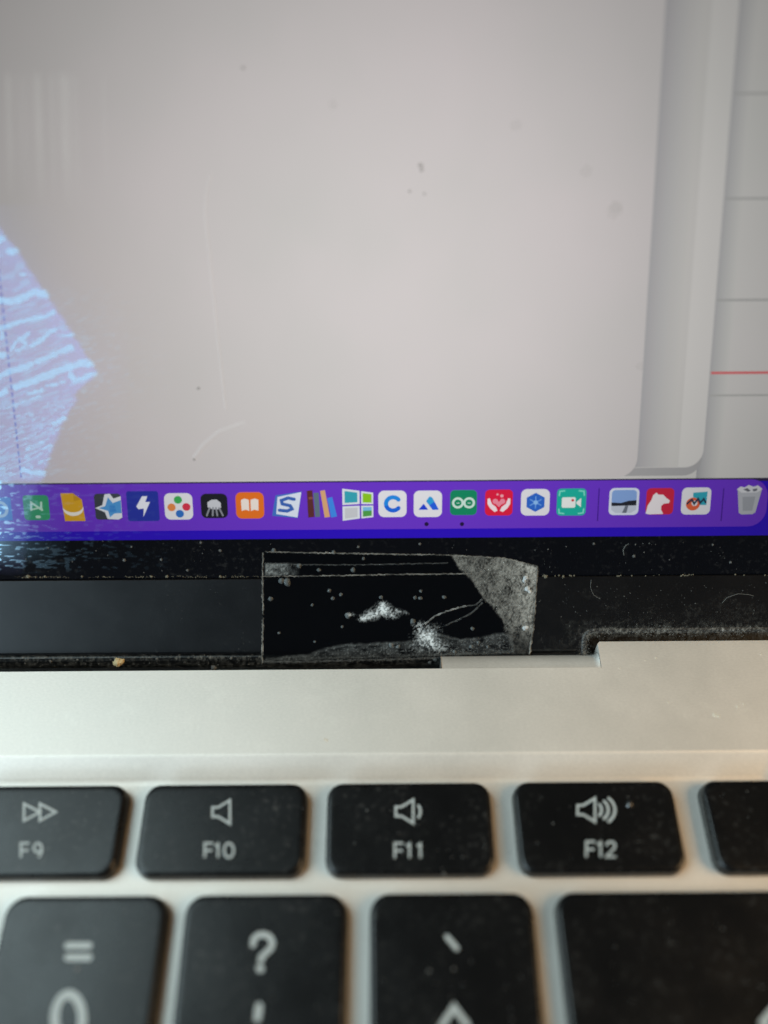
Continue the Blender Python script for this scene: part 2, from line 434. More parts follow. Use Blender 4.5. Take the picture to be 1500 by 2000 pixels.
W_, PXMM = '#e6e6ea', (S(800, 985)[0] - S(700, 985)[0]) / 100
def icon(u0, v0, u1, v1, label, draw):
    cx, cs = S((u0 + u1) / 2, (v0 + v1) / 2); hx = (u1 - u0) / 2 * PXMM; hy = (v1 - v0) / 2 * PXMM
    f = Flat(.15, .012)
    T = lambda pts: [(cx + a * hx, cs - b * hy) for a, b in pts]
    class G:
        def p(s, pts, c): f.poly(T(pts), screen(c))
        def rr(s, c, r=.42, x0=-1, y0=-1, x1=1, y1=1): f.poly(T(rrect(x0, y0, x1, y1, r)), screen(c))
        def st(s, pts, wd, c, closed=False): f.stroke(T(pts), wd * hx, screen(c), closed)
        def ci(s, x, y, r, c): f.poly(T(circ(x, y, r)), screen(c))
    draw(G()); return scr_part('app_icon', f, label)
def i_ring(g): g.p([(-1, -.9), (.9, -.9), (.9, .95), (-1, .95)], '#3f86e0'); g.st(circ(-.05, .05, .55, 20), .26, '#b4d6f6', True)
def i_green(g):
    g.rr('#2f9d68', .28); g.st([(-.42, .18), (-.36, -.42), (.36, .14), (.42, -.42)], .16, '#bfe6d0'); g.st([(-.44, .16), (.4, -.02), (.46, .2)], .12, '#bfe6d0'); g.rr('#c8e8d6', .1, -.12, .62, .28, .84)
def i_doc(g):
    g.p([(-.98, -1), (.1, -1), (.82, -.55), (.98, 1), (-.8, 1)], '#dba722'); g.p([(.1, -1), (.82, -.55), (.12, -.42)], '#c8961c')
    g.p([(-.86, -.02)] + arc(0, -.05, .86, 170, 10, 12, .42) + [(.88, -.04), (.9, .14)] + arc(0, .1, .88, 8, 172, 12, .52), '#f1eee2')
def i_star(g):
    g.rr('#3b4148', .25); g.p([(-.98, .1), (-.42, -.12), (-.2, -.95), (.2, -1), (.45, -.62), (1, -.8), (1, .85), (.7, 1), (-.1, .95), (-.28, .42)], '#e2e7ee')
    g.p([(-.72, .1), (-.2, -.05), (.04, -.72), (.38, -.28), (.98, -.5), (.98, .5), (.45, .52), (.08, .82), (-.02, .32)], '#4f9ad8'); g.p([(.1, -.1), (.5, -.1), (.6, .4), (.1, .4)], '#3d88d0')
def i_bolt(g): g.rr('#2433a0', .16); g.p([(-.02, -.66), (.32, -.66), (.16, -.28), (.46, -.28), (-.02, .72), (.04, .16), (-.3, .2), (-.42, .02)], '#eceef8')
def i_dots(g):
    g.rr(W_)
    for x, y, c in ((-.02, -.5, '#3fae58'), (.55, .04, '#d8344e'), (.06, .55, '#2f70c4'), (-.5, .06, '#e58a4a')): g.ci(x, y, .29, c)
def i_creature(g):
    g.rr('#191b22', .42); g.p([(-.5, -.3), (-.2, -.5), (.2, -.52), (.5, -.25), (.5, .15), (.2, .3), (-.2, .25), (-.5, .1)], '#c9ccd2')
    for a, b in ((-.35, -.6), (-.1, -.15), (.12, .2), (.36, .62)): g.st([(a, .15), (b, .78)], .13, '#8d9098')
def i_book(g):
    g.rr('#e8741f', .42)
    g.p([(-.62, -.42), (-.36, -.52), (-.1, -.44), (-.06, -.36), (-.06, .42), (-.3, .32), (-.6, .4)], '#f0e6dc'); g.p([(.62, -.42), (.36, -.52), (.1, -.44), (.06, -.36), (.06, .42), (.3, .32), (.6, .4)], '#f0e6dc')
def i_s(g):
    g.p([(-.72, -.72), (1, -1), (.7, 1), (-1, .82)], '#3f74c4'); g.p([(-.6, -.6), (.98, -.96), (.68, .96), (-.72, .68)], '#dde6f4')
    g.st([(.5, -.42), (.1, -.52), (-.35, -.34), (-.3, -.08), (.22, .06), (.34, .3), (.02, .46), (-.5, .4)], .22, '#3a64b4')
def i_books(g):
    g.p([(-1, -.95), (-.62, -1), (-.52, .95), (-.95, 1)], '#5c2c2c'); g.p([(-.56, -.8), (-.2, -.82), (-.14, .95), (-.48, .96)], '#5f7480'); g.p([(-.1, -.95), (.22, -1), (.52, .95), (.16, 1)], '#d8a878'); g.p([(.36, -.42), (.7, -.5), (1, .92), (.6, 1)], '#3f8ae6')
    g.p([(-.9, -.5), (-.62, -.52), (-.6, -.36), (-.88, -.34)], '#8a5040')
def i_panes(g):
    for q, c in ((((-1, -1), (.12, -.86), (.12, -.04), (-1, .02)), '#35a5b6'), (((.22, -.84), (1, -.74), (1, -.02), (.22, -.04)), '#8cc820'), (((-1, .1), (.12, .06), (.12, .86), (-1, 1)), '#c9ccd0'), (((.22, .06), (1, .06), (1, .78), (.22, .86)), '#4f9f4a')):
        g.p(q, '#dfe6ea'); mx = sum(p[0] for p in q) / 4; my = sum(p[1] for p in q) / 4; g.p([(mx + (x - mx) * .74, my + (y - my) * .74) for x, y in q], c)
    g.p([(.32, .14), (.9, .14), (.9, .36), (.32, .38)], '#7cc0e6')
def i_c(g): g.rr(W_); g.st(arc(.04, 0, .5, 40, 180, 12), .3, '#1766dc'); g.st(arc(.04, 0, .5, 180, 320, 12), .3, '#1f8be6')
def i_a(g):
    g.rr(W_); g.p([(-.66, .44), (-.3, -.02), (.02, .44)], '#1c3fd2'); g.p([(-.12, -.2), (.1, -.56), (.3, -.5), (.78, .44), (.34, .46)], '#2060e0'); g.p([(-.1, -.2), (.1, -.56), (.3, -.5), (.46, -.16), (.1, .1)], '#2aa0dc')
def i_inf(g):
    g.rr('#0c8a60', .34); g.st(circ(-.42, .02, .36, 18), .17, '#cfe8dc', True); g.st(circ(.42, .02, .36, 18), .17, '#cfe8dc', True); g.p([(-.52, 0), (-.3, 0), (-.3, .06), (-.52, .06)], '#cfe8dc'); g.p([(.3, 0), (.54, 0), (.54, .06), (.3, .06)], '#cfe8dc')
def i_hands(g):
    g.rr('#e01a40', .34)
    for k in (-1, 1):
        g.p([(k * .82, -.3), (k * .66, -.34), (k * .5, .1), (k * .2, .34), (k * .08, .62), (k * .3, .72), (k * .62, .44), (k * .82, .1)], '#f6e4e8'); g.ci(k * .26, -.1, .2, '#f08ca0')
    g.p([(-.44, -.1), (.44, -.1), (0, .34)], '#f08ca0'); g.ci(.2, -.52, .12, '#f4a8b4'); g.ci(-.12, -.64, .08, '#f4a8b4')
def i_hex(g):
    g.rr(W_); h = [(.02 + .72 * math.cos(math.radians(a)), .72 * math.sin(math.radians(a))) for a in range(30, 390, 60)]; g.p(h, '#2c68cc')
    for x, y in h: g.st([(.02, 0), (.02 + (x - .02) * .6, y * .6)], .08, '#6fa4ea')
    g.ci(.02, 0, .16, '#8fc0f4')
def i_cam(g):
    g.rr('#17b4a0', .3); g.rr('#eef2ee', .12, -.66, -.36, .28, .42); g.p([(.34, -.02), (.66, -.3), (.66, .38), (.34, .12)], '#eef2ee'); g.ci(.08, -.14, .1, '#d84848')
    for a, b in ((-1, -1), (1, -1), (1, 1), (-1, 1)): g.st([(a * .85, b * .5), (a * .82, b * .8), (a * .5, b * .84)], .1, '#7fe0cc')
def i_photo(g):
    g.rr('#dde4f2', .34); g.rr('#86a8de', .26, -.84, -.86, .84, .2); g.p([(-.84, .06), (-.2, .1), (.3, -.06), (.84, -.1), (.84, .3), (-.84, .32)], '#20242c'); g.p([(-.84, .32), (.84, .28), (.84, .6), (.5, .84), (-.55, .84), (-.84, .6)], '#c4ccda'); g.p([(-.1, .84), (.1, .3), (.3, .3), (.2, .84)], '#6c7480')
def i_bear(g):
    g.rr('#cb2440', .34); g.p([(-.98, .92), (-.86, .3), (-.62, -.1), (-.52, -.46), (-.3, -.66), (-.12, -.5), (.2, -.5), (.46, -.24), (.72, -.06), (.66, .14), (.3, .18), (.12, .34), (.12, .62), (.3, .96), (-.7, .98)], '#eee8ea')
def i_chart(g):
    g.rr(W_, .36); g.p([(-.24, -.62), (.74, -.7), (.72, .3), (-.18, .28)], '#2fa8bc'); g.ci(-.2, .22, .48, '#e2643c'); g.ci(-.1, .16, .2, W_); g.st([(-.6, .18), (-.3, -.12), (-.12, .2), (.12, -.18), (.28, .14), (.5, -.16), (.66, .1)], .13, '#20344c')
def i_trash(g):
    g.p([(-.92, -.68), (.96, -.7), (.62, .86), (.4, .98), (-.46, 1), (-.68, .88)], '#b9bcc2'); g.p([(-.5, -.2), (.5, -.22), (.36, .74), (-.38, .76)], '#a3a7ad'); g.p([(-1, -.72), (-.72, -.9), (-.4, -.84), (-.1, -1), (.3, -.88), (.62, -.98), (1, -.72), (.6, -.5), (-.6, -.48)], '#dadce0')
    g.p([(-.5, -.7), (-.2, -.8), (.1, -.62), (-.1, -.54)], '#6a6c74'); g.p([(.2, -.72), (.6, -.78), (.56, -.6), (.3, -.56)], '#74767e')
for a in ((-20, 968, 26, 1018, 'blue icon with a pale ring, cut off at the left', i_ring), (47, 966, 97, 1016, 'green icon with a white zigzag letter', i_green),
          (121, 962, 166, 1018, 'yellow file icon with a white smile', i_doc), (186, 963, 238, 1015, 'blue star icon edged in white', i_star),
          (249, 958, 311, 1018, 'dark blue square icon with a white lightning bolt', i_bolt), (322, 962, 377, 1015, 'white icon with four coloured dots', i_dots),
          (393, 963, 445, 1012, 'black icon with a pale long-legged shape', i_creature), (461, 960, 516, 1013, 'orange icon with a white open book', i_book),
          (531, 959, 590, 1012, 'slanted white and blue icon with the letter S', i_s), (600, 956, 658, 1011, 'icon of four leaning books', i_books),
          (669, 953, 729, 1017, 'icon of four coloured window panes', i_panes), (739, 957, 794, 1010, 'white icon with a blue letter C', i_c),
          (808, 957, 863, 1010, 'white icon with a blue letter A', i_a), (879, 956, 931, 1006, 'green icon with a pale infinity loop', i_inf),
          (947, 955, 1001, 1007, 'red icon with two white cupped hands', i_hands), (1017, 954, 1073, 1007, 'white icon with a blue hexagon', i_hex),
          (1087, 953, 1144, 1007, 'teal icon with a white video camera', i_cam), (1189, 952, 1247, 1006, 'icon showing a small landscape photo', i_photo),
          (1261, 952, 1315, 1005, 'red icon with a white animal head', i_bear), (1330, 951, 1387, 1005, 'white icon with a teal square, an orange disc and a dark squiggle', i_chart),
          (1436, 946, 1486, 1005, 'grey wastebasket icon filled with paper', i_trash)): icon(*a)

# --- hinge cover: flat in line with the bezel, rolling away below; cut out at the right
sLow = S(500, 1280)[1]; xN = S(1146, 1250)[0]; sN = S(1300, 1236)[1]
def hinge():
    top = sSeam - .10
    path = [(-.0, top), (0, sLow + .5), (-.08, sLow + .25), (-.35, sLow), (-.42, sLow - .12), (-.25, sLow - .3), (-.25, sLow - .7), (-.8, sLow - 1.5), (-2.5, sLow - 2.6)]
    x0 = XL + 62
    v, f = [], []
    for x in (x0, xN - .8):
        for n, s in path: v.append((x, s, n))
    k = len(path)
    for i in range(k - 1): f.append([i, i + 1, k + i + 1, k + i])
    # right tab above the deck corner, with a rounded inner corner and a rim
    r = .8; c = [(xN - .8, top), (xN - .8, sLow + .5), (xN - .5, sLow + .35), (xN, sLow + .2)]
    edge = [(xN, sLow + .2), (xN, sN - r)] + [(xN + r - r * math.cos(a), sN - r + r * math.sin(a)) for a in [math.radians(q) for q in (15, 30, 45, 60, 75, 90)]] + [(XR - 3, sN)]
    front = [(xN - .8, top), (xN - .8, sLow + .5), (xN - .8, sLow - .6), (xN, sLow - .6)] + edge[1:] + [(XR - 3, top)]
    b = len(v); v += [(x, s, 0) for x, s in front]; f.append(list(range(b, b + len(front))))
    E = [(xN, sLow - .6)] + edge[1:]
    pb = b = len(v); v += [(x, s, 0) for x, s in E]; 
    q = len(v); v += [(x, s, -3.5) for x, s in E]
    for i in range(len(E) - 1): f.append([b + i, q + i, q + i + 1, b + i + 1])
    o = mesh_obj('hinge_cover', v, f, HINGE, laptop, SCR)
    # dusty moulded rim round the cut-out
    L, R = offs([(x - .0, s) for x, s in E], .22, False)
    rv, rf = [], []
    sec = [(-.02, 0), (.14, .10), (.42, .12), (.62, 0)]
    for i, (x, s) in enumerate(E):
        dx, dy = L[i][0] - x, L[i][1] - s; ln = math.hypot(dx, dy); dx /= ln; dy /= ln
        for t, n in sec: rv.append((x + dx * t, s + dy * t, n + .005))
    for i in range(len(E) - 1):
        for j in range(3): rf.append([i * 4 + j, i * 4 + j + 1, (i + 1) * 4 + j + 1, (i + 1) * 4 + j])
    mesh_obj('hinge_rim', rv, rf, RIM, laptop, SCR)
hinge()
# dark hollow behind the hinge so that no light comes through
mesh_obj('hinge_barrel', [(x, y, z) for x in (XL + 2, XR - 2) for y, z in ((yE + .6, -9), (yE + 1.1, -5), (yE + 6, -2.2), (yE + 9, -1.5), (yE + 9, -9))],
         [[0, 1, 6, 5], [1, 2, 7, 6], [2, 3, 8, 7], [3, 4, 9, 8], [4, 0, 5, 9], [4, 3, 2, 1, 0], [5, 6, 7, 8, 9]], HINGE, laptop)

# --- keys
KZ = .15
def dk(u, v): return D(u, v, KZ)
def key(x0, y0, x1, y1, r, label=None):
    x0 -= .18; x1 += .18
    L = [[(x, y, z) for x, y in rrect(x0 - o, y0 - o, x1 + o, y1 + o, r + o * .5, 7)] for o, z in
         ((.34, WELL_Z - .1), (.26, KZ - .5), (.16, KZ - .16), (.02, KZ - .03), (-.16, KZ - .004), (-.5, KZ))]
    o = loft('key', L, KEYM, laptop, smooth=True)
    if label: o['label'] = label
    return o
yFb, yFf = dk(800, 1532)[1], dk(800, 1702)[1]
yNb = dk(700, 1750)[1]; yNf = yNb - (dk(357, 1880)[0] - dk(668, 1880)[0]) * -1
F9 = key(dk(-80, 1620)[0], yFf, dk(228, 1620)[0], yFb, 1.5, 'key marked F9 with a fast forward sign')
F10 = key(dk(280, 1620)[0], yFf, dk(588, 1620)[0], yFb, 1.5, 'key marked F10 with a mute speaker sign')
F11 = key(dk(645, 1620)[0], yFf, dk(955, 1620)[0], yFb, 1.5, 'key marked F11 with a quiet speaker sign')
F12 = key(dk(1018, 1620)[0], yFf, dk(1322, 1620)[0], yFb, 1.5, 'key marked F12 with a loud speaker sign')
PW = key(dk(1396, 1620)[0], yFf, dk(1705, 1620)[0], yFb, 1.5, 'blank black key at the right end of the top row')
K0 = key(dk(-6, 1880)[0], yNf, dk(304, 1880)[0], yNb, 1.8, 'key marked 0 below an equals sign')
KQ = key(dk(357, 1880)[0], yNf, dk(667, 1880)[0], yNb, 1.8, 'key marked with a question mark and an apostrophe')
KC = key(dk(731, 1880)[0], yNf, dk(1043, 1880)[0], yNb, 1.8, 'key marked with a grave accent and a caret')
KB = key(dk(1108, 1880)[0], yNf, dk(1705, 1750)[0], yNb, 1.8, 'wide delete key with the edge of its arrow showing')
# neighbours just outside the photograph
pF = dk(645, 1620)[0] - dk(280, 1620)[0]; pN = dk(731, 1880)[0] - dk(357, 1880)[0]; rp = yNb - yNf + 2.4
wN = dk(304, 1880)[0] - dk(-6, 1880)[0]
for i in (1, 2): key(dk(-80, 1620)[0] - pF * i, yFf, dk(228, 1620)[0] - pF * i, yFb, 1.5)
for i in (1, 2): key(dk(-6, 1880)[0] - pN * i, yNf, dk(304, 1880)[0] - pN * i, yNb, 1.8)
for i in range(-1, 4):
    x = dk(-6, 1880)[0] + pN * .5 + pN * i; key(x, yNf - rp, x + wN, yNb - rp, 1.8)

def legend(parent, draw, label=None):
    f = Flat(KZ + .012, .004)
    class G:
        def st(s, pts, wd, closed=False, cap=True): f.stroke([dk(u, v) for u, v in pts], wd * PXK, LEGEND, closed, cap)
        def p(s, pts): f.poly([dk(u, v) for u, v in pts], LEGEND)
    draw(G()); o = f.build('legend', parent, Matrix.Identity(4))
    return o
PXK = (dk(800, 1640)[0] - dk(700, 1640)[0]) / 100
def chF(g, x, y, h, w=.58, t=4.3): g.st([(x + h * w, y - h), (x, y - h), (x, y)], t, cap=False); g.st([(x + t / 2, y - h * .5), (x + h * w * .9, y - h * .5)], t, cap=False)
def ch1(g, x, y, h, t=4.3): g.st([(x - h * .22, y - h * .80), (x, y - h + t * .3), (x, y)], t, cap=False)
def ch0(g, x, y, h, w=.33, t=4.3): g.st(circ(x, y - h / 2, h * w, 22, h / 2), t, True)
def ch2(g, x, y, h, t=4.3): g.st([(x + q * h, y - r * h) for q, r in ((-.3, .74), (-.22, .92), (0, 1), (.2, .93), (.28, .74), (.2, .55), (-.3, .02), (.32, .02))], t, cap=False)
def ch9(g, x, y, h, t=4.3): g.st(circ(x, y - h * .68, h * .27, 18, h * .31), t, True); g.st([(x + h * .27, y - h * .62), (x + h * .26, y - h * .34), (x + h * .05, y)], t, cap=False)
def spk(g, x, y, t=4.6): g.st([(x, y - 9), (x + 11, y - 9), (x + 34, y - 23), (x + 34, y + 23), (x + 11, y + 9), (x, y + 9)], t, True)
def l9(g):
    for x in (47, 78): g.st([(x, 1570), (x + 31, 1586), (x, 1603)], 4.6, True)
    chF(g, 41, 1675, 28); ch9(g, 74, 1675, 28)
def l10(g): spk(g, 415, 1586); chF(g, 400, 1675, 28); ch1(g, 426, 1675, 28); ch0(g, 447, 1675, 28)
def l11(g):
    spk(g, 773, 1585); g.st(arc(806, 1585, 15, -42, 42, 8, 17), 5); chF(g, 771, 1676, 29); ch1(g, 800, 1676, 29); ch1(g, 821, 1676, 29)
def l12(g):
    spk(g, 1128, 1582)
    for r, q in ((15, 15), (28, 24), (41, 32)): g.st(arc(1160, 1582, r, -45, 45, 9, q), 5.4)
    chF(g, 1145, 1674, 30); ch1(g, 1173, 1674, 30); ch2(g, 1193, 1674, 30)
def lq(g):
    g.st([(494, 1845), (496, 1833), (505, 1826), (516, 1825), (527, 1830), (532, 1841), (529, 1852), (518, 1862), (511, 1869), (509, 1876)], 10.5); g.p(circ(508, 1892, 8, 14)); g.st([(506, 1966), (503, 1988)], 13)
def l0(g):
    g.st([(132, 1847), (174, 1847)], 12); g.st([(132, 1870), (174, 1870)], 12); g.st(circ(134, 1990, 27, 26, 48), 15, True)
def lc(g): g.st([(873, 1830), (892, 1852)], 9); g.st([(863, 2003), (887, 1967), (913, 2003)], 10.5)
def lb(g): g.st([(1490, 1998), (1522, 1958), (1610, 1958), (1610, 2040), (1522, 2040)], 12, True); g.st([(1544, 1980), (1584, 2018)], 12); g.st([(1584, 1980), (1544, 2018)], 12)
for k, d in ((F9, l9), (F10, l10), (F11, l11), (F12, l12), (K0, l0), (KQ, lq), (KC, lc), (KB, lb)): legend(k, d)

# ------------------------------------------------------------------ clear tape over the hinge
tape = bpy.data.objects.new('adhesive_tape', None); COL.objects.link(tape)
tx, ts = S(780, 1190); TM = SCR @ Matrix.Translation((tx * MM, ts * MM, 0)); tape.matrix_world = TM
tag(tape, 'clear bubbled strip of sticky tape with a cloudy corner, stuck across the black hinge', 'tape')
def TS(u, v): x, s = S(u, v); return (x - tx, s - ts)
def Z(pts): return [TS(450 + x / 2, 1050 + y / 2) for x, y in pts]      # from the enlarged crop
def rough_line(pts, step=.25, amp=.04):
    out = []
    for p, q in zip(pts, pts[1:]):
        n = max(1, int(math.dist(p, q) / step))
        for i in range(n):
            t = i / n; out.append((p[0] + (q[0] - p[0]) * t + random.gauss(0, amp), p[1] + (q[1] - p[1]) * t + random.gauss(0, amp)))
    return out + [pts[-1]]
def tp(name, f, label=None):
    o = f.build(name, tape, TM)
    if label: o['label'] = label
    return o
OUT = Z([(128, 60), (135, 54), (860, 66), (1075, 78), (1200, 112), (1192, 250), (1170, 456), (828, 466), (125, 492), (120, 470), (132, 150)])
fl = Flat(.05, 0); fl.poly(OUT, FILM); tp('film', fl, 'glossy clear film of the tape')
PX_ = lambda pts: [(450 + x / 2, 1050 + y / 2) for x, y in pts]
FRM = film_mat('cloudy_loose_tape', (.46, .46, .43), .5); HZM = film_mat('hazy_tape_film', (.40, .43, .43), .5); WHM = film_mat('white_bubble_mass', (.62, .67, .69), .4, .5)
def tfilm(name, box, fn, mt, n, label=None):
    o = film(name, box, fn, mt, n, tape, TM, (tx, ts))
    if label: o['label'] = label
    return o
CORNER = PX_([(862, 66), (1075, 79), (1199, 113), (1190, 250), (1178, 380), (1168, 456), (1100, 456), (1085, 392), (1066, 362), (1072, 340), (1030, 280), (985, 235), (940, 165), (890, 120)])
def f_corner(U, V):
    d = poly_d(U, V, CORNER) + (fbm(U / 5, V / 5, 3) - .5) * 5
    g = .55 * fbm(U / 9, V / 13, 1) + .45 * vnoise(U / 2.2, V / 2.8, 5)
    fade = .45 + .55 * sstep(930, 1040, U - (V - 1085) * .35); low = 1 - .75 * sstep(1215, 1262, V)
    return sstep(-1.5, 4, d) * np.clip(.04 + 1.35 * (g - .22), .03, .8) * fade * low * .85
tfilm('cloudy_corner', (870, 1080, 1060, 1284), f_corner, FRM, .075, 'cloudy loose corner on the right of the tape')
BAND = PX_([(140, 470), (300, 457), (380, 428), (470, 414), (600, 410), (720, 402), (800, 372), (850, 385), (900, 396), (980, 390), (1064, 371), (1100, 383), (1110, 452), (828, 462), (128, 486)])
def f_band(U, V):
    d = poly_d(U, V, BAND) + (fbm(U / 9, V / 9, 8) - .5) * 6
    rim = np.exp(-((d - 2) / 2.5) ** 2) * .10
    return sstep(-2, 4, d) * np.clip(.01 + .15 * (fbm(U / 12, V / 6, 2) - .30) + .13 * sstep(.66, .9, vnoise(U / 1.8, V / 1.8, 6)), 0, .4) + rim * fbm(U / 14, V / 14, 4)
tfilm('hazy_band', (505, 1230, 1012, 1300), f_band, HZM, .07)
def f_top(U, V):
    d = np.minimum(np.minimum(U - 516, V - 1098), 1126 - V)
    return sstep(0, 5, d) * (1 - sstep(540, 590, U)) * np.clip(.05 + .5 * (fbm(U / 7, V / 7, 3) - .3) + .25 * sstep(.6, .9, vnoise(U / 2, V / 2, 9)), 0, .5)
tfilm('hazy_band', (512, 1094, 596, 1130), f_top, HZM, .07)
# grubby edges and creases: thin ridges
def ridge(name, pts, wd, h, mt, par=None, amp=.03, step=.22, label=None):
    pts = rough_line(pts, step, amp); hs = [wd / 2 * random.uniform(.6, 1.3) for _ in pts]
    L, R = offs(pts, hs, False); v, f = [], []
    for p, l, r in zip(pts, L, R): v += [(l[0], l[1], .08), (p[0], p[1], .08 + h * random.uniform(.6, 1.2)), (r[0], r[1], .08)]
    for i in range(len(pts) - 1):
        for j in (0, 1): f.append([i * 3 + j, i * 3 + j + 1, i * 3 + 4 + j, i * 3 + 3 + j])
    o = mesh_obj(name, v, f, mt, tape, TM)
    if label: o['label'] = label
    return o
ridge('tape_edge', Z([(128, 58), (126, 150), (128, 300), (124, 490)]), .22, .03, EDGEM)
ridge('tape_edge', Z([(134, 55), (500, 62), (860, 68), (1075, 80), (1198, 112)]), .15, .03, EDGEM)
ridge('tape_edge', Z([(1198, 112), (1190, 250), (1182, 350), (1168, 455)]), .26, .05, EDGEM)
ridge('tape_edge', Z([(124, 484), (250, 486), (500, 478), (822, 470)]), .30, .04, HAZY)
ridge('crease', Z([(128, 152), (400, 148), (700, 142), (940, 140)]), .15, .03, EDGEM)
ridge('crease', Z([(140, 104), (500, 106), (850, 98)]), .14, .04, HAZY)
ridge('crease', Z([(760, 336), (800, 305), (850, 285), (920, 266)]), .24, .03, HAZY2)
ridge('crease', Z([(920, 268), (960, 262), (985, 240)]), .22, .04, HAZY)
ridge('crease', Z([(985, 252), (945, 292), (900, 315), (840, 342)]), .20, .03, HAZY)
def blobs(items, flat=.5, seg=6):
    v, f = [], []
    for x, y, n, r in items:
        b = len(v); rot = random.random() * 6.28
        for ring, (q, z) in enumerate(((1, 0), (.75, .62))):
            for i in range(seg):
                a = rot + 2 * math.pi * i / seg; k = r * q * random.uniform(.75, 1.2)
                v.append((x + k * math.cos(a), y + k * math.sin(a), n + z * r * flat))
        v.append((x, y, n + r * flat))
        for i in range(seg):
            j = (i + 1) % seg; f.append([b + i, b + j, b + seg + j, b + seg + i]); f.append([b + seg + i, b + seg + j, b + 2 * seg])
    return v, f
def gauss(U, V, x, y, sx, sy, rot=0):
    x, y = 450 + x / 2, 1050 + y / 2; c, s_ = math.cos(rot), math.sin(rot); a = (U - x) * c + (V - y) * s_; b_ = -(U - x) * s_ + (V - y) * c
    return np.exp(-(a / sx) ** 2 - (b_ / sy) ** 2)
def f_drift(U, V):
    g = 1.1 * gauss(U, V, 596, 272, 10, 9) + .75 * gauss(U, V, 560, 300, 20, 8, -.35) + .55 * gauss(U, V, 520, 316, 9, 5) + .6 * gauss(U, V, 622, 300, 13, 7, .3) + .4 * gauss(U, V, 660, 288, 16, 4, .25) + .45 * gauss(U, V, 468, 302, 7, 4) + .10 * gauss(U, V, 580, 290, 50, 16)
    t = vnoise(U / 2.6, V / 2.6, 2) * .6 + vnoise(U / 1.6, V / 1.6, 4) * .4
    return np.clip(g * (.22 + .9 * sstep(.25, .8, t)) - .06, 0, .85)
o = tfilm('bubble_cluster', (660, 1160, 810, 1228), f_drift, WHM, .085, 'white bubbles in a drifting cluster')
def f_star(U, V):
    x, y = 450 + 770 / 2, 1050 + 388 / 2; dx, dy = U - x, V - y; r = np.hypot(dx * .95, dy); th = np.arctan2(dy, dx)
    ray = vnoise(th * 13 + 40, r / 9 + 10, 3) * .4 + vnoise(th * 26 + 80, r / 6 + 30, 7) * .6
    lump = sstep(.30, .80, vnoise(U / 3.2, V / 3.2, 13) * .6 + vnoise(U / 1.7, V / 1.7, 5) * .4)
    g = np.exp(-(r / 13) ** 2) * .75 * (.35 + .75 * lump) + np.exp(-(r / (16 + 20 * vnoise(th * 2 + 9, th * 0, 5))) ** 2) * .55 * (.35 + .65 * sstep(.35, .8, ray)) * (.25 + lump)
    g = g + .55 * gauss(U, V, 806, 424, 26, 11, .3) * lump * .8 + .35 * gauss(U, V, 740, 345, 12, 8) * lump
    return np.clip(g * 1.05 - .05, 0, .85)
o = tfilm('bubble_cluster', (785, 1195, 900, 1290), f_star, WHM, .085, 'white starburst of bubbles near the lower edge')
it = []
for x, y, r in ((170, 50, 9), (403, 56, 9), (268, 110, 10), (346, 126, 9), (480, 125, 11), (520, 82, 7), (588, 232, 8), (386, 206, 9), (400, 236, 9), (432, 222, 8), (157, 238, 10), (742, 236, 9), (720, 234, 8), (835, 232, 9), (744, 208, 7), (190, 372, 6), (437, 348, 7), (628, 420, 11), (655, 425, 9), (712, 326, 12), (945, 355, 9), (940, 425, 8), (968, 408, 8), (875, 445, 8), (1005, 425, 7), (460, 303, 14), (330, 405, 6), (320, 262, 7), (222, 175, 16), (200, 168, 12)):
    p = Z([(x, y)])[0]; it.append((*p, .07, r * PXMM / 2))
for p in it: mesh_obj('bubble', *blobs([p], .8, 9), BUBBLE, tape, TM, smooth=True)
it = [(*Z([(x, y)])[0], .09, r * PXMM / 2) for x, y, r in ((1152, 155, 11), (1148, 168, 9), (1160, 200, 12), (1168, 210, 8), (1150, 352, 11), (1158, 349, 8))]
mesh_obj('white_fleck', *blobs(it, .7), CRYST, tape, TM)

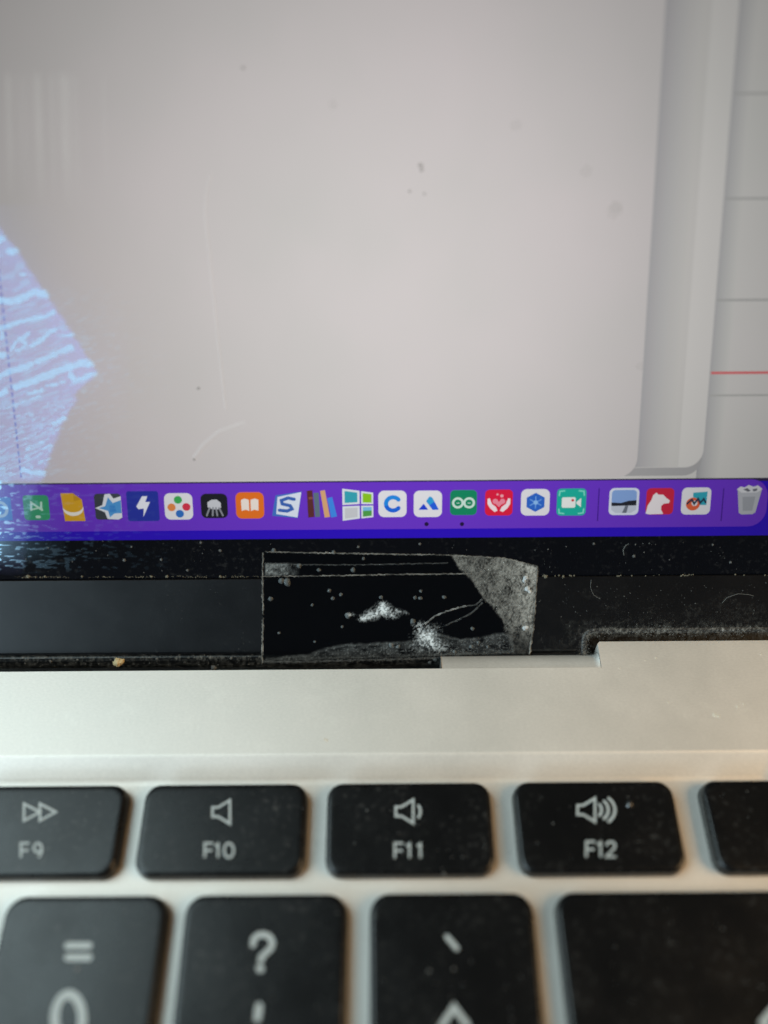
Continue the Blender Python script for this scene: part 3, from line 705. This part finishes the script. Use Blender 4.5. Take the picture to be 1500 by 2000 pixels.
# ------------------------------------------------------------------ painted light patch with streaky smears on the glass
painted_light_smear = bpy.data.objects.new('painted_light_smear', None); COL.objects.link(painted_light_smear)
mx_, ms_ = S(60, 740); SMM = SCR @ Matrix.Translation((mx_ * MM, ms_ * MM, 0)); painted_light_smear.matrix_world = SMM
tag(painted_light_smear, 'pale blue painted light patch over streaky smears at the left edge of the screen', 'painted_light_smear')
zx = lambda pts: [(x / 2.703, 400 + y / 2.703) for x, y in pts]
PATCH = zx([(-330, -420), (0, 120), (90, 235), (150, 330), (250, 470), (400, 700), (515, 885), (480, 930), (400, 1000), (410, 1030), (330, 1160), (300, 1250), (270, 1320), (240, 1400), (230, 1440), (190, 1500), (150, 1700), (120, 2000), (-330, 2000)])  # outline of the painted light patch
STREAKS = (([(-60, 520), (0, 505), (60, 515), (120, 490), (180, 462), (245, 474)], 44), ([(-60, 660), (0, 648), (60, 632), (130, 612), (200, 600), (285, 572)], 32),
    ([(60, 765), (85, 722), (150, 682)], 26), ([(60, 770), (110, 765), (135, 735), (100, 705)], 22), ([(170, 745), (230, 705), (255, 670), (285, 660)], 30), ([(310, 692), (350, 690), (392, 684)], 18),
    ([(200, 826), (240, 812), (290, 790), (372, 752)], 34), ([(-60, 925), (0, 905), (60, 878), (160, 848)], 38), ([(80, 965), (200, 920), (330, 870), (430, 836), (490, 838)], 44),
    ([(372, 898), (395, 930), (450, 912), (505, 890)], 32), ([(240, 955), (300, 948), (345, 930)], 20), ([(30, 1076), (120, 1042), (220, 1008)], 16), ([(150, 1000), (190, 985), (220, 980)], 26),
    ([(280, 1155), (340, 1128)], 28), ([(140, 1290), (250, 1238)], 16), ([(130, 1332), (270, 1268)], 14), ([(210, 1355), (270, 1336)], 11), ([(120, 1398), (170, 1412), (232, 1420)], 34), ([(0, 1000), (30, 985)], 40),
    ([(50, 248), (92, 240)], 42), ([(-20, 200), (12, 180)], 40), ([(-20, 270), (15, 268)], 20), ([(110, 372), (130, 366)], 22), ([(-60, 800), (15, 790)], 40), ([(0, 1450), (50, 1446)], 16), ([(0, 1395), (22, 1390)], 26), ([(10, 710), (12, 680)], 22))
VM = film_mat('violet_light_patch', (.36, .40, .92), .7); SM_ = film_mat('pale_blue_lit_smears', (.40, .70, 1.0), .7); WM = film_mat('painted_reflection_bands', (.85, .84, .80), .7)  # tints with the patch light and the room reflection painted in
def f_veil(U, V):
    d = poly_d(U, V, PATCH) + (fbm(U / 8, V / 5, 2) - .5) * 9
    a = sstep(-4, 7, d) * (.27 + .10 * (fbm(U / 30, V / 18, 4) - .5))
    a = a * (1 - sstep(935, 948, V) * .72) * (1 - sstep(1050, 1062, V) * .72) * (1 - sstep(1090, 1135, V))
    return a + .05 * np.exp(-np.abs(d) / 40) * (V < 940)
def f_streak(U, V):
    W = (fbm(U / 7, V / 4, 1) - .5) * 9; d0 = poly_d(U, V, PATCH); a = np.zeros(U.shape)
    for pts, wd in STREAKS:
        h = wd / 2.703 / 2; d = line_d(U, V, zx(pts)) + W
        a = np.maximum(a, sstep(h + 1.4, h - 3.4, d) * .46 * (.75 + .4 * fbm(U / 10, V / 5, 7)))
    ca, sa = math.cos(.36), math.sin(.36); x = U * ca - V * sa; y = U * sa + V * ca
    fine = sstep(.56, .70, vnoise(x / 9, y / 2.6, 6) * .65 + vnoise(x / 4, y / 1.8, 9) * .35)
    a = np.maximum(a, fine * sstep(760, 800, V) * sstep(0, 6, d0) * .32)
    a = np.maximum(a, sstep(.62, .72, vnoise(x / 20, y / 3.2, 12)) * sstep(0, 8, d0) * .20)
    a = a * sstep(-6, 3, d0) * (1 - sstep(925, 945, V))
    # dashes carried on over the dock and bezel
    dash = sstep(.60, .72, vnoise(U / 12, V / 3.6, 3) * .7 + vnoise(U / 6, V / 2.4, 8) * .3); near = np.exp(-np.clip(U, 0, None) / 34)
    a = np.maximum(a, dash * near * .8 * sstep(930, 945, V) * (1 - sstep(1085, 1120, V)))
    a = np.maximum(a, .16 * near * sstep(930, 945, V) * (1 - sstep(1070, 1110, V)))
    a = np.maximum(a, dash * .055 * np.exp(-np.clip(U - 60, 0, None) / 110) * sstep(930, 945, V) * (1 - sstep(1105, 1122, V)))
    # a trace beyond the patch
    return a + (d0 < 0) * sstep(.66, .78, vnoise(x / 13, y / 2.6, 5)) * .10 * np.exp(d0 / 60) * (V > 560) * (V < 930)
o = film('painted_light_veil', (-40, 400, 250, 1140), f_veil, VM, .20, painted_light_smear, SCR @ Matrix.Identity(4), (0, 0))  # patch of light painted as a violet film
o = film('lit_smear_streak', (-40, 400, 330, 1125), f_streak, SM_, .212, painted_light_smear, SCR @ Matrix.Identity(4), (0, 0)); o['kind'] = 'stuff'  # smears on the glass, tinted with the light that shows them
def f_reflection(U, V):  # reflection of the room painted as pale upright bands
    col = sum(c * np.exp(-((U - x0 - (V - 250) * .03) / w_) ** 2) for x0, w_, c in ((18, 7, .8), (76, 8, 1), (102, 6, .5), (128, 12, .9), (150, 5, .4), (205, 4, .35), (45, 14, .3)))
    end = sstep(135, 165, V + 10 * vnoise(U / 9, V * 0, 2)) * (1 - sstep(260, 430, V + 60 * (vnoise(U / 12, V * 0, 6) - .5)))
    return .055 * col * end * (.6 + .6 * fbm(U / 6, V / 60, 3))
wp = film('painted_light_smear', (-10, 120, 240, 440), f_reflection, WM, .2, None, SCR)
tag(wp, 'faint pale vertical bands of a painted room reflection high on the left of the screen', 'painted_light_smear')

# ------------------------------------------------------------------ dust, crumbs, specks
def stuff(name, items, mt, label, cat, matrix=SCR, flat=.6, seg=5):
    o = mesh_obj(name, *blobs(items, flat, seg), mt, None, matrix); tag(o, label, cat, None, 'stuff'); return o
R = random.uniform
it = []
def clump(u, v, k=26): return float(fbm(np.array(u / k), np.array(v / k), 11)) > .50 + R(-.12, .12)
def sp(u, v, r, n=.0, force=False):
    if r < 2.3 and not force and not clump(u, v): return
    x, s = S(u, v); it.append((x, s, n, r * PXMM))
for _ in range(300):
    u = R(0, 1500); v = R(1056, 1126)
    if random.random() < .35 + .65 * (u / 1500): sp(u, v, random.choice((.6, .7, .8, .9, 1.2, 1.8)) * R(.6, 1))
for u, v, r in ((1238, 1086, 4), (1427, 1098, 3), (1160, 1062, 2.5), (243, 1094, 4), (392, 1060, 3), (430, 1075, 3.5), (315, 1093, 3), (366, 1114, 3), (257, 1068, 2.5), (1392, 1064, 2.5), (700, 1068, 3), (820, 1062, 3)): sp(u, v, r)
stuff('dust', it, DUST, 'scattered dust specks on the black bezel under the screen', 'dust')
it = []
for _ in range(230):
    u = R(1050, 1500); v = R(1136, 1230)
    sp(u, v, random.choice((.5, .6, .7, .9, 1.4)) * R(.6, 1))
for _ in range(420):
    u = R(1140, 1500); sp(u, random.gauss(1233, 6), R(.4, 1.2), .1)
for _ in range(110): sp(random.gauss(1140, 6), R(1235, 1278), R(.4, 1.1), .1)
for _ in range(90): sp(R(0, 510), R(1135, 1275), R(.4, .9))
stuff('dust', it, DUST, 'fine dust on the black hinge cover right of the tape', 'dust')
it = []
u = 0
while u < 1500:
    inside = 515 < u < 1045
    if not inside or random.random() < .1:
        k = .6 if u < 1045 else 1
        for _ in range(random.choice((1, 2, 3))): sp(u + R(-3, 3), 1127.5 - u * .003 + R(-1.5, 1.5), R(.8, 2.1) * k, .0)
    u += R(2, 5) if (u < 515 or random.random() < .75) else R(8, 30)
for u, r in ((55, 5), (88, 3), (160, 2.5), (295, 3), (326, 3.5), (430, 3), (1066, 4), (1100, 3)): sp(u, 1126, r)
stuff('grime', it, DUSTB, 'yellowish grime lodged in the seam between bezel and hinge', 'grime')
it = []
for _ in range(340):
    u = R(0, 870); sp(u, 1287 - u * .004 + random.gauss(0, 3), R(.5, 1.8), -.3)
for _ in range(140): u = R(0, 870); sp(u, 1300 - u * .004 + R(-6, 6), R(.5, 1.4), -.3)
for u, v, r in ((97, 1293, 4), (150, 1290, 3), (305, 1288, 3.5), (417, 1306, 6), (450, 1287, 4), (850, 1290, 5), (840, 1296, 4)): sp(u, v, r, -.3)
stuff('dust', it, DUST, 'dust gathered in the groove below the hinge cover', 'dust')
x, s = S(230, 1295, .0)
tag(mesh_obj('crumb', *blobs([(0, 0, -.3, .62), (.35, .1, -.25, .45), (-.3, -.12, -.3, .4)], 1.0, 8), mat_plain('tan_crumb', (.42, .33, .18), .8), None, SCR @ Matrix.Translation((x * MM, s * MM, 0))),
    'tan crumb caught in the groove under the hinge cover', 'crumb')
# soft films of fine dust on the hinge: along the rim of the cut-out, in the low groove, and over the cover
DF = film_mat('fine_dust_film', (.36, .36, .33), .9)
def grains(U, V, sd, lo=.62, hi=.9): return .55 * sstep(lo, hi, vnoise(U / 1.7, V / 1.7, sd)) + .45 * sstep(.45, .85, fbm(U / 6, V / 6, sd + 3))
def f_rim(U, V):
    d = line_d(U, V, [(1140, 1290), (1140, 1250), (1146, 1238), (1156, 1233), (1330, 1232), (1500, 1230), (1600, 1229)])
    return np.exp(-(d / 6.5) ** 2) * grains(U, V, 2) * .42 + np.exp(-(d / 20) ** 2) * grains(U, V, 7, .72, .95) * .16
tag(film('dust', (1050, 1150, 1510, 1282), lambda U, V: f_rim(U, V) + .05 * sstep(.5, .8, fbm(U / 40, V / 30, 6)) * grains(U, V, 9), DF, .15, None, SCR),
    'soft grey dust film along the rim of the hinge notch', 'dust', None, 'stuff')
def f_groove(U, V):
    return (np.exp(-((V - 1286 + U * .004) / 4) ** 2) * .34 + np.exp(-((V - 1298 + U * .004) / 9) ** 2) * .12) * grains(U, V, 4) * (U < 862)
tag(film('dust', (-20, 1268, 862, 1312), f_groove, DF, .02, None, SCR), 'thin dust film in the groove under the hinge cover', 'dust', None, 'stuff')
# specks on the screen glass
dk_m = mat_plain('dark_speck', (.12, .11, .10), .9, .2, .42); dk_s = mat_plain('faint_spot', (.2, .19, .18), .8, .2, .10)
it = []
for u, v, r in ((821, 323, 4.5), (823, 332, 4.5), (800, 374, 3), (829, 379, 3), (475, 133, 3.5), (388, 758, 3.5), (380, 897, 3), (1228, 646, 2)): sp(u, v, r, .18)
stuff('specks', it, dk_m, 'dark specks scattered on the screen glass', 'specks', flat=.2, seg=8)
it = []
for u, v, r in ((1200, 412, 15), (1203, 404, 12), (1007, 245, 11), (1145, 335, 11), (650, 205, 8), (1250, 715, 8)): sp(u, v, r, .17)
stuff('spots', it, dk_s, 'faint round spots dried on the screen glass', 'spots', flat=.02, seg=16)
# long hair-thin scratch and fibres
def fibre(name, pts, wd, mt, label, cat, matrix=SCR, n=.18):
    P = rough_line(pts, .4, .015); L, R_ = offs(P, wd / 2, False); v, f = [], []
    for p, l, r in zip(P, L, R_): v += [(*l, n), (p[0], p[1], n + wd * .6), (*r, n)]
    for i in range(len(P) - 1):
        for j in (0, 1): f.append([i * 3 + j, i * 3 + j + 1, i * 3 + 4 + j, i * 3 + 3 + j])
    return tag(mesh_obj(name, v, f, mt, None, matrix), label, cat)
pale = mat_plain('pale_scratch', (.95, .93, .93), .5, .3, .045)
fibre('scratch', [S(u, v) for u, v in ((414, 340), (405, 368), (402, 420), (408, 480), (416, 560), (424, 640), (434, 730), (442, 800))], .34, pale, 'long faint vertical scratch on the screen left of its middle', 'scratch')
fibre('scratch', [S(u, v) for u, v in ((380, 895), (400, 868), (430, 843), (480, 826))], .7, pale, 'short curved scuff low on the screen just above the dock', 'scuff')
hair = mat_plain('pale_fibre', (.2, .2, .19), .8, .2, .4)
fibre('lint', [S(u, v) for u, v in ((1410, 1178), (1420, 1167), (1440, 1160), (1462, 1161), (1472, 1164))], .07, hair, 'curved lint fibre on the hinge cover near the right edge', 'lint', n=.02)
fibre('lint', [S(u, v) for u, v in ((1218, 1084), (1217, 1074), (1222, 1066), (1228, 1062))], .09, hair, 'tiny curled lint fibre on the bezel under the camera icon', 'lint', n=.02)
fibre('lint', [S(u, v) for u, v in ((1155, 1132), (1153, 1148), (1160, 1162), (1172, 1170))], .06, hair, 'thin lint strand hanging on the hinge cover above the notch', 'lint', n=.02)
# dust and flecks on the keys and deck
it = []
def dp(u, v, r, z): x, y = D(u, v, z); it.append((x, y, z, r * PXK))
for _ in range(150):
    u = R(0, 1500); v = random.choice((R(1545, 1700), R(1765, 2000))); dp(u, v, R(.5, 1.5), KZ)
for u, v, r in ((1080, 1608, 2), (717, 1583, 2), (867, 1707, 3), (838, 1896, 2.5), (150, 1893, 4), (886, 1893, 2.5)): dp(u, v, r, KZ)
stuff('dust', it, mat_plain('key_dust', (.12, .12, .115), .9), 'fine dust and lint on the black key tops', 'dust', Matrix.Identity(4), .4)
x, y = D(1230, 1571, KZ)
tag(mesh_obj('droplet', *blobs([(0, 0, 0, .42)], .8, 12), mat_plain('clear_droplet', (.02, .02, .02), .08, .9), None, Matrix.Translation((x * MM, y * MM, KZ * MM)), smooth=True),
    'tiny shiny droplet beside the loud speaker sign', 'droplet')
it = []
for u, v, r in ((1396, 1396, 6), (1403, 1398, 5), (1305, 1372, 3), (1440, 1380, 4), (1452, 1375, 3), (1486, 1278, 3), (638, 1446, 4), (634, 1444, 3), (1210, 1305, 2.5), (1260, 1290, 2), (1280, 1285, 3)): dp(u, v, r, 0)
stuff('flecks', it, mat_plain('pale_fleck', (.62, .58, .50), .8, .3, .6), 'pale flecks of dirt on the silver strip above the keys', 'flecks', Matrix.Identity(4), .12)
